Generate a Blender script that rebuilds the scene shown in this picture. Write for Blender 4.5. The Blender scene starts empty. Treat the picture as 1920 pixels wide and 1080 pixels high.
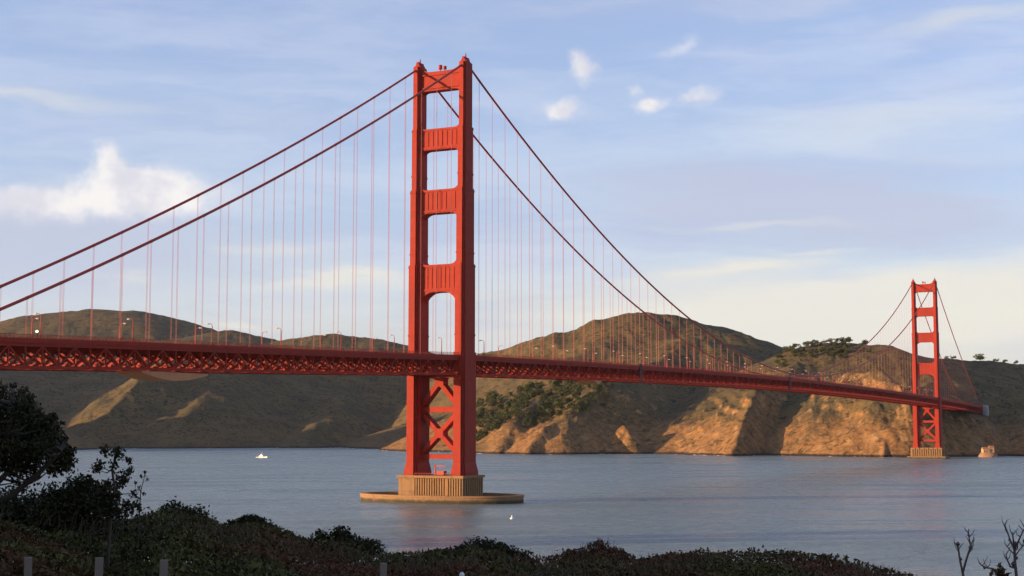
import bpy, math, random
import numpy as np
from mathutils import Vector, noise as mnoise
random.seed(7); rng = np.random.default_rng(11)
scn = bpy.context.scene
HAZE = 0.000009
col = scn.collection
PI = math.pi

# ------------------------------------------------------------------ camera
CAM = np.array([373.7, -670.5, 36.5]); YAW = .461; PITCH = .0950; F = 2786.
cd = bpy.data.cameras.new('camera'); cam = bpy.data.objects.new('camera', cd); col.objects.link(cam)
cam.location = CAM; cam.rotation_euler = (PI/2 + PITCH, 0, YAW)
cd.sensor_width = 36.; cd.lens = 36.*F/1920.; cd.clip_start = .5; cd.clip_end = 60000
scn.camera = cam
# ------------------------------------------------------------------ light
SUN_AZ = math.radians(51); SUN_EL = math.radians(7.6)      # azimuth measured from -y towards -x
SV = Vector((-math.sin(SUN_AZ)*math.cos(SUN_EL), -math.cos(SUN_AZ)*math.cos(SUN_EL), math.sin(SUN_EL)))
sl = bpy.data.lights.new('sun', 'SUN'); sl.energy = 4.7; sl.angle = math.radians(.6); sl.color = (1, .66, .36)
so = bpy.data.objects.new('sun', sl); col.objects.link(so); so.rotation_euler = SV.to_track_quat('Z', 'Y').to_euler()
scn.view_settings.view_transform = 'Standard'; scn.view_settings.look = 'None'
scn.view_settings.exposure = 1.0; scn.view_settings.gamma = 1.0

class NT:
    """small helper that writes node graphs"""
    def __init__(s, tree): s.t = tree; s.n = tree.nodes; s.l = tree.links
    def put(s, sock, v):
        if v is None: return
        if isinstance(v, bpy.types.NodeSocket): s.l.new(v, sock)
        else:
            try: sock.default_value = v
            except Exception:
                sock.default_value = (v[0], v[1], v[2], 1) if hasattr(v, '__len__') else (v, v, v)
    def m(s, op, a=None, b=None, c=None, clamp=False):
        n = s.n.new('ShaderNodeMath'); n.operation = op; n.use_clamp = clamp
        for i, v in enumerate((a, b, c)): s.put(n.inputs[i], v)
        return n.outputs[0]
    def vm(s, op, a=None, b=None, c=None):
        n = s.n.new('ShaderNodeVectorMath'); n.operation = op
        for i, v in enumerate((a, b)): s.put(n.inputs[i], v)
        if c is not None: s.put(n.inputs['Scale'], c)
        return n.outputs[0]
    def mix(s, f, a, b, mode='MIX'):
        n = s.n.new('ShaderNodeMix'); n.data_type = 'RGBA'; n.blend_type = mode
        s.put(n.inputs[0], f)
        for i, v in ((6, a), (7, b)):
            s.put(n.inputs[i], (*v, 1) if isinstance(v, tuple) and len(v) == 3 else v)
        return n.outputs[2]
    def noise(s, vec, scale, detail=4, rough=.55, out=0, dist=0.):
        n = s.n.new('ShaderNodeTexNoise'); s.put(n.inputs['Vector'], vec)
        n.inputs['Scale'].default_value = scale; n.inputs['Detail'].default_value = detail
        n.inputs['Roughness'].default_value = rough; n.inputs['Distortion'].default_value = dist
        return n.outputs[out]
    def ramp(s, f, stops, interp='LINEAR'):
        n = s.n.new('ShaderNodeValToRGB'); n.color_ramp.interpolation = interp; s.put(n.inputs[0], f)
        e = n.color_ramp.elements
        while len(e) > 1: e.remove(e[-1])
        for i, (p, c) in enumerate(stops):
            c = (c, c, c) if not hasattr(c, '__len__') else c
            if i == 0: e[0].position = p; e[0].color = (*c, 1)
            else: q = e.new(p); q.color = (*c, 1)
        return n.outputs[0]
    def sep(s, v):
        n = s.n.new('ShaderNodeSeparateXYZ'); s.put(n.inputs[0], v); return n.outputs
    def comb(s, x, y, z):
        n = s.n.new('ShaderNodeCombineXYZ')
        for i, v in enumerate((x, y, z)): s.put(n.inputs[i], v)
        return n.outputs[0]
    def smooth(s, x, a, b):
        n = s.n.new('ShaderNodeMapRange'); n.interpolation_type = 'SMOOTHSTEP'
        s.put(n.inputs[0], x); n.inputs[1].default_value = a; n.inputs[2].default_value = b
        return n.outputs[0]

# ------------------------------------------------------------------ sky
w = bpy.data.worlds.new('World'); scn.world = w; w.use_nodes = True
W = NT(w.node_tree); W.n.clear()
sky = W.n.new('ShaderNodeTexSky'); sky.sky_type = 'NISHITA'; sky.sun_disc = False
sky.sun_elevation = SUN_EL; sky.sun_rotation = PI + SUN_AZ
sky.air_density = 1.0; sky.dust_density = 1.0; sky.ozone_density = 1.6
SKY_GAIN = 1.0
tc = W.n.new('ShaderNodeTexCoord').outputs['Generated']
dx, dy, dz = W.sep(tc)
az = W.m('ADD', W.m('ARCTAN2', dx, dy), YAW)            # bearing, radians, zero towards the north-west shore
el = W.m('ARCSINE', dz)
K = 1/F
def blob(px, py, rx, ry, warp=.0, tilt=0.):
    """soft elliptical cloud patch at a bearing/height given in photo units"""
    u = W.m('SUBTRACT', AZ[warp], (px-960)*K); v = W.m('SUBTRACT', EL[warp], (805-py)*K)
    if tilt: v = W.m('SUBTRACT', v, W.m('MULTIPLY', u, tilt))
    a = W.m('POWER', W.m('DIVIDE', u, rx*K), 2.0) if False else W.m('MULTIPLY', W.m('DIVIDE', u, rx*K), W.m('DIVIDE', u, rx*K))
    b = W.m('DIVIDE', v, ry*K); b = W.m('MULTIPLY', b, b)
    return W.m('EXPONENT', W.m('MULTIPLY', W.m('ADD', a, b), -1.0))
nv = W.comb(az, W.m('MULTIPLY', el, 1.0), 0)
nvs = W.comb(az, W.m('MULTIPLY', el, 4.5), 3.1)
wn = W.noise(nv, 22, 5, .6, out=1); wns = W.sep(W.vm('SUBTRACT', wn, (.5, .5, .5)))
wn2 = W.noise(nvs, 7, 5, .6, out=1); wn2s = W.sep(W.vm('SUBTRACT', wn2, (.5, .5, .5)))
AZ = {0.: az, 1.: W.m('ADD', az, W.m('MULTIPLY', wns[0], .035)), 2.: W.m('ADD', az, W.m('MULTIPLY', wn2s[0], .16))}
EL = {0.: el, 1.: W.m('ADD', el, W.m('MULTIPLY', wns[1], .028)), 2.: W.m('ADD', el, W.m('MULTIPLY', wn2s[1], .035))}
def total(bl):
    t = None
    for amp, b in bl:
        q = W.m('MULTIPLY', b, amp); t = q if t is None else W.m('ADD', t, q)
    return t
skyc = W.vm('SCALE', sky.outputs[0], c=SKY_GAIN)
skyc = W.vm('MULTIPLY', skyc, (1.16, 1.04, 1.22))
# thin high streaks everywhere, thicker lower down
st = W.noise(nvs, 5.0, 7, .62, dist=.4); st2 = W.noise(nvs, 16.0, 6, .6)
streak = W.smooth(W.m('ADD', W.m('MULTIPLY', st, .75), W.m('MULTIPLY', st2, .25)), .44, .74)
CS = 1/(.14*2.)   # clouds are written before the background strength of .1
def C(r, g, b): return (r*CS, g*CS, b*CS)
c = W.mix(W.m('MULTIPLY', streak, W.m('ADD', .15, W.m('MULTIPLY', W.smooth(el, .8, .15), .45))), skyc, C(.56, .61, .83))
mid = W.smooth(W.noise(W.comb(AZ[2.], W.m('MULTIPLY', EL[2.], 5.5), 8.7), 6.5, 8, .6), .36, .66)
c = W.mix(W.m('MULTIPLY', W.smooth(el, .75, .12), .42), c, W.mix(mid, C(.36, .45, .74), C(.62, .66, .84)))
grey = total([(.6, blob(1350, 420, 300, 46, 2.)), (.5, blob(1780, 330, 230, 34, 2.)), (.9, blob(1620, 390, 330, 42, 2., -.05)), (.6, blob(1350, 330, 230, 30, 2.)), (.7, blob(1760, 455, 300, 30, 2.)),
              (1.5, blob(90, 478, 280, 72, 2.)), (.4, blob(1300, 20, 420, 30, 2.)), (.35, blob(500, 240, 200, 16, 2.))])
c = W.mix(W.m('MINIMUM', W.m('MULTIPLY', grey, W.m('ADD', .55, W.m('MULTIPLY', mid, .8))), .8), c, C(.52, .57, .74))
cream = total([(.75, blob(1500, 590, 420, 38, 2.)), (1.4, blob(1700, 565, 360, 50, 2., .06)), (.5, blob(1400, 500, 110, 14, 2., .15)), (.5, blob(1560, 610, 300, 26, 2.)), (.5, blob(1300, 520, 130, 24, 2., .12)), (.55, blob(1500, 640, 500, 45, 2.)), (.75, blob(650, 530, 130, 9, 2.)),
               (.35, blob(930, 548, 60, 12, 2.)), (.4, blob(250, 532, 50, 12, 2.)), (.35, blob(480, 474, 70, 12, 2.)), (.7, blob(430, 615, 60, 7, 2.)),
               (.4, blob(60, 215, 160, 13, 2.)), (.4, blob(1830, 75, 150, 18, 2., .1)), (.35, blob(1430, 428, 130, 6, 2.)), (.4, blob(1500, 470, 90, 5, 2.)), (.3, blob(1700, 250, 300, 40, 2.))])
c = W.mix(W.m('MINIMUM', cream, .85), c, C(.88, .84, .74))
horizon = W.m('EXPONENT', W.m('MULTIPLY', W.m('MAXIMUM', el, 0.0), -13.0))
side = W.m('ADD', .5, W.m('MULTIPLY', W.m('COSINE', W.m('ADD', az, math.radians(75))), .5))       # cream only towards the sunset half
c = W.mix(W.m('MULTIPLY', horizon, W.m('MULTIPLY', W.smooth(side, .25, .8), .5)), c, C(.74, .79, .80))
puff = total([(1.2, blob(325, 368, 125, 38, 1.)), (.7, blob(60, 405, 130, 34, 1.)), (1.1, blob(250, 360, 80, 38, 1.)), (.9, blob(215, 318, 26, 34, 1.)), (.6, blob(130, 400, 120, 28, 1.)),
              (1.2, blob(1102, 138, 24, 28, 1.)), (1.2, blob(1050, 202, 36, 17, 1.)), (1.1, blob(1222, 200, 40, 14, 1.)), (.6, blob(1190, 168, 22, 14, 1.)),
              (.85, blob(1325, 188, 42, 16, 1.)), (.55, blob(1283, 92, 38, 22, 1., .3)), (.25, blob(1400, 50, 24, 24, 1.))])
pn = W.noise(nv, 62, 8, .68)
puff = W.smooth(W.m('MULTIPLY', puff, W.m('ADD', .1, W.m('MULTIPLY', pn, 1.8))), .12, 1.15)
pc = W.mix(W.smooth(W.noise(nv, 30, 6, .6), .35, .62), C(.76, .75, .82), C(.99, .95, .92))
c = W.mix(W.m('MULTIPLY', puff, .9), c, pc)
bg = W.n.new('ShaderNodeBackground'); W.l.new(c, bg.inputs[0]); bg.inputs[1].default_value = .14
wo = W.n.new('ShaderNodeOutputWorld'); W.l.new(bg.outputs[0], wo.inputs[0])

# ------------------------------------------------------------------ helpers
FH = np.array([-math.sin(YAW), math.cos(YAW), 0.]); RH = np.array([math.cos(YAW), math.sin(YAW), 0.])
FV = FH*math.cos(PITCH) + np.array([0, 0, math.sin(PITCH)]); UV = np.cross(RH, FV)
def at(px, py, d):
    """world point seen at photo position px,py, d metres ahead (measured level)"""
    r = FV + RH*(px-960)/F - UV*(py-540)/F
    return CAM + r*(d/float(r @ FH))
def tag(o, label=None, cat=None, group=None, kind=None):
    for k, v in (('label', label), ('category', cat), ('group', group), ('kind', kind)):
        if v: o[k] = v
    return o
def empty(name, loc, rz=0.):
    o = bpy.data.objects.new(name, None); col.objects.link(o); o.location = loc; o.rotation_euler.z = rz
    o.empty_display_size = .5; return o
def link(name, me, mat, parent=None, loc=(0, 0, 0)):
    o = bpy.data.objects.new(name, me); col.objects.link(o); o.location = loc
    if mat and not me.materials: me.materials.append(mat)
    if parent: o.parent = parent
    return o
class MB:
    def __init__(s): s.v = []; s.f = []
    def add(s, vs, fs):
        b = len(s.v); s.v += [tuple(map(float, v)) for v in vs]; s.f += [tuple(b+i for i in f) for f in fs]; return s
    def box(s, x0, x1, y0, y1, z0, z1):
        return s.add([(x0,y0,z0),(x1,y0,z0),(x1,y1,z0),(x0,y1,z0),(x0,y0,z1),(x1,y0,z1),(x1,y1,z1),(x0,y1,z1)],
                     [(0,3,2,1),(4,5,6,7),(0,1,5,4),(1,2,6,5),(2,3,7,6),(3,0,4,7)])
    def beam(s, p, q, wd, h, side=(1, 0, 0)):
        """bar from p to q, wd wide along side, h across"""
        p = Vector(p); q = Vector(q); d = (q-p).normalized(); a = Vector(side); a = (a - d*a.dot(d)).normalized(); b = d.cross(a)
        a *= wd/2; b *= h/2
        vs = [p-a-b, p+a-b, p+a+b, p-a+b, q-a-b, q+a-b, q+a+b, q-a+b]
        return s.add(vs, [(0,3,2,1),(4,5,6,7),(0,1,5,4),(1,2,6,5),(2,3,7,6),(3,0,4,7)])
    def tube(s, pts, rad, n=8, cap=True):
        b = len(s.v); m = len(pts); pts = [Vector(p) for p in pts]
        if not hasattr(rad, '__len__'): rad = [rad]*m
        for i, p in enumerate(pts):
            d = (pts[min(i+1, m-1)] - pts[max(i-1, 0)]).normalized()
            u = d.cross(Vector((0, 0, 1))); u = Vector((1, 0, 0)) if u.length < 1e-3 else u.normalized(); v = d.cross(u)
            for k in range(n):
                a = 2*PI*k/n; s.v.append(tuple(p + u*math.cos(a)*rad[i] + v*math.sin(a)*rad[i]))
        for i in range(m-1):
            for k in range(n):
                s.f.append((b+i*n+k, b+i*n+(k+1) % n, b+(i+1)*n+(k+1) % n, b+(i+1)*n+k))
        if cap: s.f.append(tuple(b+k for k in range(n))[::-1]); s.f.append(tuple(b+(m-1)*n+k for k in range(n)))
        return s
    def prism(s, poly, lo, hi, axis='z'):
        """extrude a closed polygon; axis z: poly is x,y; axis y: poly is x,z; axis x: poly is y,z"""
        n = len(poly)
        mk = {'z': lambda p, t: (p[0], p[1], t), 'y': lambda p, t: (p[0], t, p[1]), 'x': lambda p, t: (t, p[0], p[1])}[axis]
        vs = [mk(p, lo) for p in poly] + [mk(p, hi) for p in poly]
        fs = [(i, (i+1) % n, n+(i+1) % n, n+i) for i in range(n)] + [tuple(range(n))[::-1], tuple(range(n, 2*n))]
        return s.add(vs, fs)
    def mesh(s, name, smooth=False):
        me = bpy.data.meshes.new(name); me.from_pydata(s.v, [], s.f)
        import bmesh
        b = bmesh.new(); b.from_mesh(me); bmesh.ops.recalc_face_normals(b, faces=b.faces); b.to_mesh(me); b.free()
        if smooth: me.shade_smooth()
        return me
    def build(s, name, mat, parent=None, loc=(0, 0, 0), smooth=False): return link(name, s.mesh(name, smooth), mat, parent, loc)
def quads_mesh(name, V, nq, mat, idx=None, cols=None):
    """mesh of nq loose quads from an array of corner points"""
    me = bpy.data.meshes.new(name); me.vertices.add(len(V)); me.vertices.foreach_set('co', np.ascontiguousarray(V, np.float32).ravel())
    li = np.arange(nq*4, dtype=np.int32) if idx is None else idx.astype(np.int32).ravel()
    me.loops.add(nq*4); me.loops.foreach_set('vertex_index', li)
    me.polygons.add(nq); me.polygons.foreach_set('loop_start', np.arange(0, nq*4, 4, dtype=np.int32))
    me.polygons.foreach_set('loop_total', np.full(nq, 4, np.int32))
    me.update(calc_edges=True); me.materials.append(mat)
    return me

def material(name, fn, rough=.6, spec=.3):
    m = bpy.data.materials.new(name); m.use_nodes = True; N = NT(m.node_tree)
    bs = N.n['Principled BSDF']; bs.inputs['Roughness'].default_value = rough; bs.inputs['Specular IOR Level'].default_value = spec
    fn(N, bs); return m
def bump(N, bs, h, dist, strength=1.0):
    b = N.n.new('ShaderNodeBump'); b.inputs['Strength'].default_value = strength; b.inputs['Distance'].default_value = dist
    N.put(b.inputs['Height'], h); N.l.new(b.outputs[0], bs.inputs['Normal'])
def pos(N): return N.n.new('ShaderNodeNewGeometry').outputs['Position']
def simple(name, colr, rough=.6, var=.15, scale=.5, spec=.3):
    def fn(N, bs):
        n = N.noise(pos(N), scale, 5, .6)
        N.put(bs.inputs['Base Color'], N.mix(n, tuple(x*(1-var) for x in colr), tuple(min(1, x*(1+var)) for x in colr)))
    return material(name, fn, rough, spec)
def paint_fn(N, bs):
    p = pos(N); n = N.noise(p, .35, 6, .65); n2 = N.noise(N.vm('MULTIPLY', p, (1.2, 1.2, .12)), 1.0, 5, .6)
    cc = N.mix(n, (.27, .026, .015), (.38, .040, .021))
    cc = N.mix(N.smooth(n2, .56, .8), cc, (.22, .030, .016))
    n4 = N.noise(N.vm('MULTIPLY', p, (1, 1, .35)), .11, 5, .6)
    cc = N.mix(N.m('MULTIPLY', N.smooth(n4, .45, .72), .5), cc, (.24, .034, .022))
    br = N.n.new('ShaderNodeTexBrick'); N.put(br.inputs['Vector'], N.comb(N.m('ADD', N.sep(p)[0], N.sep(p)[1]), N.sep(p)[2], 0)); br.inputs['Scale'].default_value = 1
    br.inputs['Brick Width'].default_value = 2.6; br.inputs['Row Height'].default_value = 3.4; br.inputs['Mortar Size'].default_value = .07
    br.inputs['Color1'].default_value = (1, 1, 1, 1); br.inputs['Color2'].default_value = (.88, .88, .88, 1); br.inputs['Mortar'].default_value = (.72, .72, .72, 1)
    cc = N.mix(.8, cc, N.mix(1.0, cc, br.outputs[0], 'MULTIPLY'))
    N.put(bs.inputs['Base Color'], cc)
M_PAINT = material('orange_steel_paint', paint_fn, .65, .12)
M_CABLE = simple('cable_paint', (.36, .05, .035), .6, .15)
M_ROPE = simple('suspender_paint', (.40, .09, .075), .6, .1)
def conc_fn(N, bs):
    p = pos(N); n = N.noise(p, .3, 6, .6); st_ = N.noise(N.vm('MULTIPLY', p, (1.2, 1.2, .1)), 1.0, 4, .6)
    cc = N.mix(n, (.23, .130, .060), (.33, .195, .095)); cc = N.mix(N.smooth(st_, .5, .75), cc, (.17, .105, .06))
    z = N.sep(p)[2]; cc = N.mix(N.smooth(N.m('ADD', z, N.m('MULTIPLY', n, 1.6)), 3.2, 1.6), cc, (.05, .045, .03)); cc = N.mix(N.m('MULTIPLY', N.smooth(n, .52, .68), .6), cc, (.14, .085, .05))
    N.put(bs.inputs['Base Color'], cc); bump(N, bs, n, .1)
M_CONC = material('pier_concrete', conc_fn, .85, .2)
M_CONC2 = simple('pale_concrete', (.34, .33, .30), .85, .2, .2)
M_ASPH = simple('asphalt', (.05, .05, .05), .85)

# ------------------------------------------------------------------ water
def water_fn(N, bs):
    p = pos(N)
    bs.inputs['Base Color'].default_value = (.15, .20, .185, 1); bs.inputs['IOR'].default_value = 1.33
    bs.inputs['Specular IOR Level'].default_value = .5
    rot = N.n.new('ShaderNodeMapping'); rot.inputs['Rotation'].default_value = (0, 0, -YAW); N.l.new(p, rot.inputs[0])
    q = rot.outputs[0]
    big = N.noise(N.vm('MULTIPLY', q, (.35, 1.2, 1)), .012, 6, .62, dist=.8)
    N.put(bs.inputs['Roughness'], N.m('ADD', .17, N.m('MULTIPLY', N.smooth(big, .36, .66), .22)))
    a = N.noise(N.vm('MULTIPLY', q, (.6, 1.0, 1)), .16, 5, .6); b = N.noise(q, 1.1, 3, .6)
    h = N.m('ADD', N.m('MULTIPLY', a, 1.6), N.m('MULTIPLY', b, .22))
    h = N.m('MULTIPLY', h, N.m('ADD', .6, N.m('MULTIPLY', N.smooth(big, .35, .65), .8)))
    bump(N, bs, h, 1.35, .9)
M_WATER = material('bay_water', water_fn, .2, .5)
wb = MB(); S = 20000
wb.add([(-S, -S, 0), (S, -S, 0), (S, S, 0), (-S, S, 0)], [(0, 1, 2, 3)])
tag(wb.build('water', M_WATER), kind='structure')

# ------------------------------------------------------------------ headlands (one heightfield, grid spread over bearing and distance)
def vnoise(x, y, seed):
    xi = np.floor(x).astype(np.int64); yi = np.floor(y).astype(np.int64); xf = x-xi; yf = y-yi
    xf = xf*xf*(3-2*xf); yf = yf*yf*(3-2*yf)
    def h(a, b):
        n = (a*374761393 + b*668265263 + seed*1274126177) & 0x7fffffff
        n = ((n ^ (n >> 13))*1274126177) & 0x7fffffff
        return ((n ^ (n >> 16)) & 0xffff)/65535.
    return (h(xi, yi)*(1-xf)+h(xi+1, yi)*xf)*(1-yf) + (h(xi, yi+1)*(1-xf)+h(xi+1, yi+1)*xf)*yf
def fbm(x, y, wl, octv, seed, ridged=False, gain=.5):
    a = 1.; t = 0.; s = 0.
    for i in range(octv):
        n = vnoise(x/wl+17.3*i, y/wl-9.1*i, seed+i)
        if ridged: n = 1-np.abs(2*n-1)
        t = t+a*n; s += a; a *= gain; wl *= .5
    return t/s
# ridge lines: ((px, py, distance), ...), slope on the left side, slope on the right side, rounding radius
RIDGES = [
 ([(-1500,600,3900),(-1100,520,3700),(-800,500,3600),(-560,560,4000),(-420,600,4600)], .35,.35,60),
 ([(-900,560,5600),(-300,600,5400),(0,612,5200),(40,596,5200),(100,585,5200),(180,580,5200),(250,581,5200),(290,597,5150),(350,624,5100),(420,660,5000)], .3,.3,60),
 ([(330,645,4600),(390,627,4550),(430,619,4500),(470,628,4500),(510,641,4450),(560,633,4400),(630,627,4400),(700,634,4350),(760,652,4300),(850,690,4200),(950,725,4000)], .25,.3,40),
 ([(-260,700,3500),(-60,690,3800),(60,690,4000),(200,680,4200)], .3,.25,50),
 ([(140,850,2900),(168,818,2960),(205,775,3070),(238,740,3190),(264,708,3300),(320,668,3480),(400,655,3800),(470,650,4200)], .6,.42,4),
 ([(-700,640,2500),(-420,625,2620),(-250,630,2760),(-190,660,2830),(-150,720,2860)], .5,.5,15),  # unseen ridge left of view, added to shade the lower shore slopes
 ([(300,845,2920),(330,806,3000),(360,772,3120),(392,738,3300),(425,700,3600)], .34,.36,14),
 ([(520,846,2920),(560,822,3020),(600,795,3180),(640,760,3430),(665,720,3750),(700,695,4000)], .4,.36,12),
 ([(720,842,2940),(760,815,3100),(800,780,3400),(820,740,3700)], .4,.3,15),
 ([(420,655,3900),(520,665,4000),(640,672,4000),(760,680,4000)], .4,.3,20),
 # wooded spur behind the near tower
 ([(1045,854,2200),(1055,812,2250),(1072,772,2330),(1098,740,2420),(1135,706,2500),(1195,688,2700),(1290,660,2950)], .5,.75,8),
 ([(1010,742,2500),(965,790,2350),(930,852,2240)], .6,.7,10),
 ([(1072,772,2330),(1010,806,2260),(985,854,2180)], .7,.8,6),
 ([(1167,798,2300),(1178,818,2275),(1192,852,2240)], .95,.8,3),
 ([(1160,812,2290),(1152,856,2250)], .9,.8,3),
 ([(850,790,2650),(890,765,2650),(960,737,2620),(1060,716,2580),(1135,706,2560)], .5,.6,25),
 # big round hill
 ([(860,700,3800),(900,671,3600),(940,661,3420),(1000,646,3280),(1060,622,3150),(1130,600,3150),(1190,593,3150),(1240,596,3150),(1290,612,3100),(1340,640,3050)], .8,.42,60),
 ([(1190,600,3150),(1120,640,3000),(1060,680,2850)], .6,.4,40),
 ([(1160,690,2850),(1230,655,2900),(1290,632,2950),(1330,642,2930),(1400,668,2880),(1460,695,2800)], .5,.5,15),
 ([(1290,640,3250),(1335,629,3200),(1368,626,3150),(1405,645,3100),(1440,666,3080),(1480,690,3000)], .3,.4,15),
 # lit triangular spur and the ribs right of it
 ([(1366,858,2065),(1380,820,2115),(1396,775,2185),(1414,726,2290),(1470,705,2420),(1520,680,2600)], .66,1.2,4),
 ([(1490,720,2480),(1508,745,2360),(1505,800,2230),(1500,858,2090)], 1.0,1.2,4),
 ([(1540,735,2380),(1590,700,2300),(1650,692,2230),(1700,730,2130),(1712,770,2070),(1716,858,1990)], .56,.9,5),
 ([(1672,806,2050),(1662,832,2010),(1656,858,1975)], 1.3,1.0,3),
 # wooded crest and the brown shoulder behind the far tower
 ([(1440,690,2700),(1462,664,2640),(1500,649,2600),(1545,642,2600),(1590,643,2600),(1640,655,2600),(1680,690,2560)], .5,.4,15),
 ([(1500,690,2480),(1580,668,2560),(1625,655,2560),(1660,646,2560),(1690,655,2560),(1730,672,2550),(1780,676,2600),(1830,682,2650)], .4,.4,15),
 ([(1785,858,2005),(1780,800,2080),(1768,752,2170),(1755,725,2300),(1740,690,2500)], .8,.6,6),
 ([(1790,676,2620),(1850,686,2640),(1900,684,2650),(1980,680,2700),(2150,700,2700),(2500,700,3000),(2900,740,3300)], .35,.4,20),
 ([(1860,684,2640),(1890,740,2400),(1930,800,2150),(1975,850,2010)], .5,.4,15),
 ([(2000,684,2700),(2100,780,2250),(2200,850,2050)], .5,.4,15),
]
def terrain_height(X, Y):
    acc = np.zeros_like(X)
    # the warp bends straight ridge lines a little
    wx = (fbm(X, Y, 160, 3, 5)-.5)*16; wy = (fbm(X, Y, 160, 3, 9)-.5)*16
    Xw = X+wx; Yw = Y+wy; P = 14
    for pts, kl, kr, r in RIDGES:
        w3 = [at(*q) for q in pts]; best = np.full_like(X, -1e3)
        for a, b in zip(w3[:-1], w3[1:]):
            d = b[:2]-a[:2]; L2 = float(d @ d)
            t = np.clip(((Xw-a[0])*d[0]+(Yw-a[1])*d[1])/L2, 0, 1)
            ex = Xw-(a[0]+t*d[0]); ey = Yw-(a[1]+t*d[1]); dist = np.hypot(ex, ey)
            lat = (ex*RH[0]+ey*RH[1])/np.maximum(dist, 1e-3)           # -1 left .. 1 right
            k = kl + (kr-kl)*(lat*.5+.5)
            z = a[2]+t*(b[2]-a[2]) - k*(np.sqrt(dist*dist+r*r)-r)
            best = np.maximum(best, z)
        acc += (np.maximum(best, 0)/100.)**P
    h = 100*acc**(1./P)
    return h
U = np.concatenate([np.arange(-1700, -60, 22), np.arange(-60, 1984, 2.4), np.arange(1984, 3000, 22)])
D = np.concatenate([np.arange(1930, 2700, 5.5), np.arange(2700, 3500, 8), np.arange(3500, 6400, 26)])
nu, nd = len(U), len(D)
UU, DD = np.meshgrid(U, D)
TX = CAM[0]+DD*FH[0]+(UU-960)/F*DD*RH[0]; TY = CAM[1]+DD*FH[1]+(UU-960)/F*DD*RH[1]
H0 = terrain_height(TX, TY)
amp = np.clip(H0/60., 0, 1)
LA = (TX-CAM[0])*RH[0]+(TY-CAM[1])*RH[1]
gl = fbm(LA+fbm(TX, TY, 90, 3, 71)*40, DD*.28, 42, 5, 61, True, .6)-.62; gl2 = fbm(LA+DD*.25+fbm(TX, TY, 200, 3, 73)*90, DD*.35, 150, 5, 65, True, .55)-.62
rg = fbm(TX, TY, 75, 5, 21, True)-.6; fn_ = fbm(TX, TY, 26, 4, 33)-.5; lg = fbm(TX, TY, 300, 3, 41)-.5
steep = np.clip((2700-DD)/400., .35, 1.); mid_ = np.clip((H0-8)/40., 0, 1)
TZ = H0 + amp*(rg*9*steep + fn_*8*steep + gl*17*np.clip(steep-.12, 0, 1)) + mid_*gl2*(19*np.clip((DD-2500)/700., 0, 1)*np.clip((4600-DD)/700., .3, 1)+5) + amp*(lg*10*(1-steep*.6)) + np.where(H0 > .5, (fbm(TX, TY, 18, 3, 55)-.45)*5*np.clip(1-H0/30., 0, 1), 0)
TZ = np.where(H0 < 1.0, -4., TZ-1.2)
idx = (np.arange(nd-1)[:, None]*nu + np.arange(nu-1)[None, :]).ravel()
Q = np.stack([idx, idx+1, idx+nu+1, idx+nu], 1)
Q = Q[TZ.ravel()[Q].max(1) > -3.0]
def land_fn(N, bs):
    p = pos(N); g = N.n.new('ShaderNodeNewGeometry'); nz = N.sep(g.outputs['Normal'])[2]; z = N.sep(p)[2]
    n1 = N.noise(p, .012, 6, .6); n2 = N.noise(p, .05, 6, .65); n3 = N.noise(p, .16, 5, .6)
    grass = N.mix(N.smooth(n1, .35, .65), (.138, .096, .038), (.082, .067, .032))
    grass = N.mix(N.smooth(n2, .5, .68), grass, (.175, .110, .044))
    scrub = N.mix(n3, (.019, .019, .012), (.050, .041, .024))
    cc = N.mix(N.smooth(N.m('ADD', N.m('MULTIPLY', n2, .5), N.m('MULTIPLY', n3, .5)), .49, .575), grass, scrub)
    rock = N.mix(N.smooth(n3, .36, .66), (.29, .150, .052), (.16, .085, .038)); rock = N.mix(N.smooth(n2, .5, .7), rock, (.34, .20, .085)); rock = N.mix(N.smooth(n1, .55, .7), rock, (.12, .09, .04)); rock = N.mix(N.m('MULTIPLY', N.smooth(N.noise(N.vm('MULTIPLY', p, (1, 1, .45)), .085, 6, .7, dist=.6), .53, .60), .8), rock, (.050, .042, .022))
    rk = N.smooth(N.m('ADD', nz, N.m('MULTIPLY', N.m('SUBTRACT', n2, .5), -.45)), .86, .70)
    low = N.smooth(N.m('ADD', z, N.m('MULTIPLY', n2, 60)), 98, 58)
    d = N.sep(N.vm('SUBTRACT', p, tuple(CAM)))
    far = N.smooth(N.m('SQRT', N.m('ADD', N.m('MULTIPLY', d[0], d[0]), N.m('MULTIPLY', d[1], d[1]))), 3000, 2500)
    cc = N.mix(N.m('MULTIPLY', N.m('MAXIMUM', rk, low), N.m('ADD', .15, N.m('MULTIPLY', far, .85))), cc, rock)
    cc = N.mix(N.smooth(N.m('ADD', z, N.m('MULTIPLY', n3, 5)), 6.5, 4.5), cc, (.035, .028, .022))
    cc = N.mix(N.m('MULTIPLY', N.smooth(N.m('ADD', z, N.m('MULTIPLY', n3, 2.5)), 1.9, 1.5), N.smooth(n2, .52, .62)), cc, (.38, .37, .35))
    N.put(bs.inputs['Base Color'], cc)
    bump(N, bs, N.m('ADD', n3, N.noise(p, .5, 4, .6)), 1.5, .6)
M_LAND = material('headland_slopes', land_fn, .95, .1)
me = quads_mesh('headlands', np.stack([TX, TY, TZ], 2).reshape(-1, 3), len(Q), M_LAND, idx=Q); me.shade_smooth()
tag(link('headlands', me, None), kind='structure')
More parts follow.
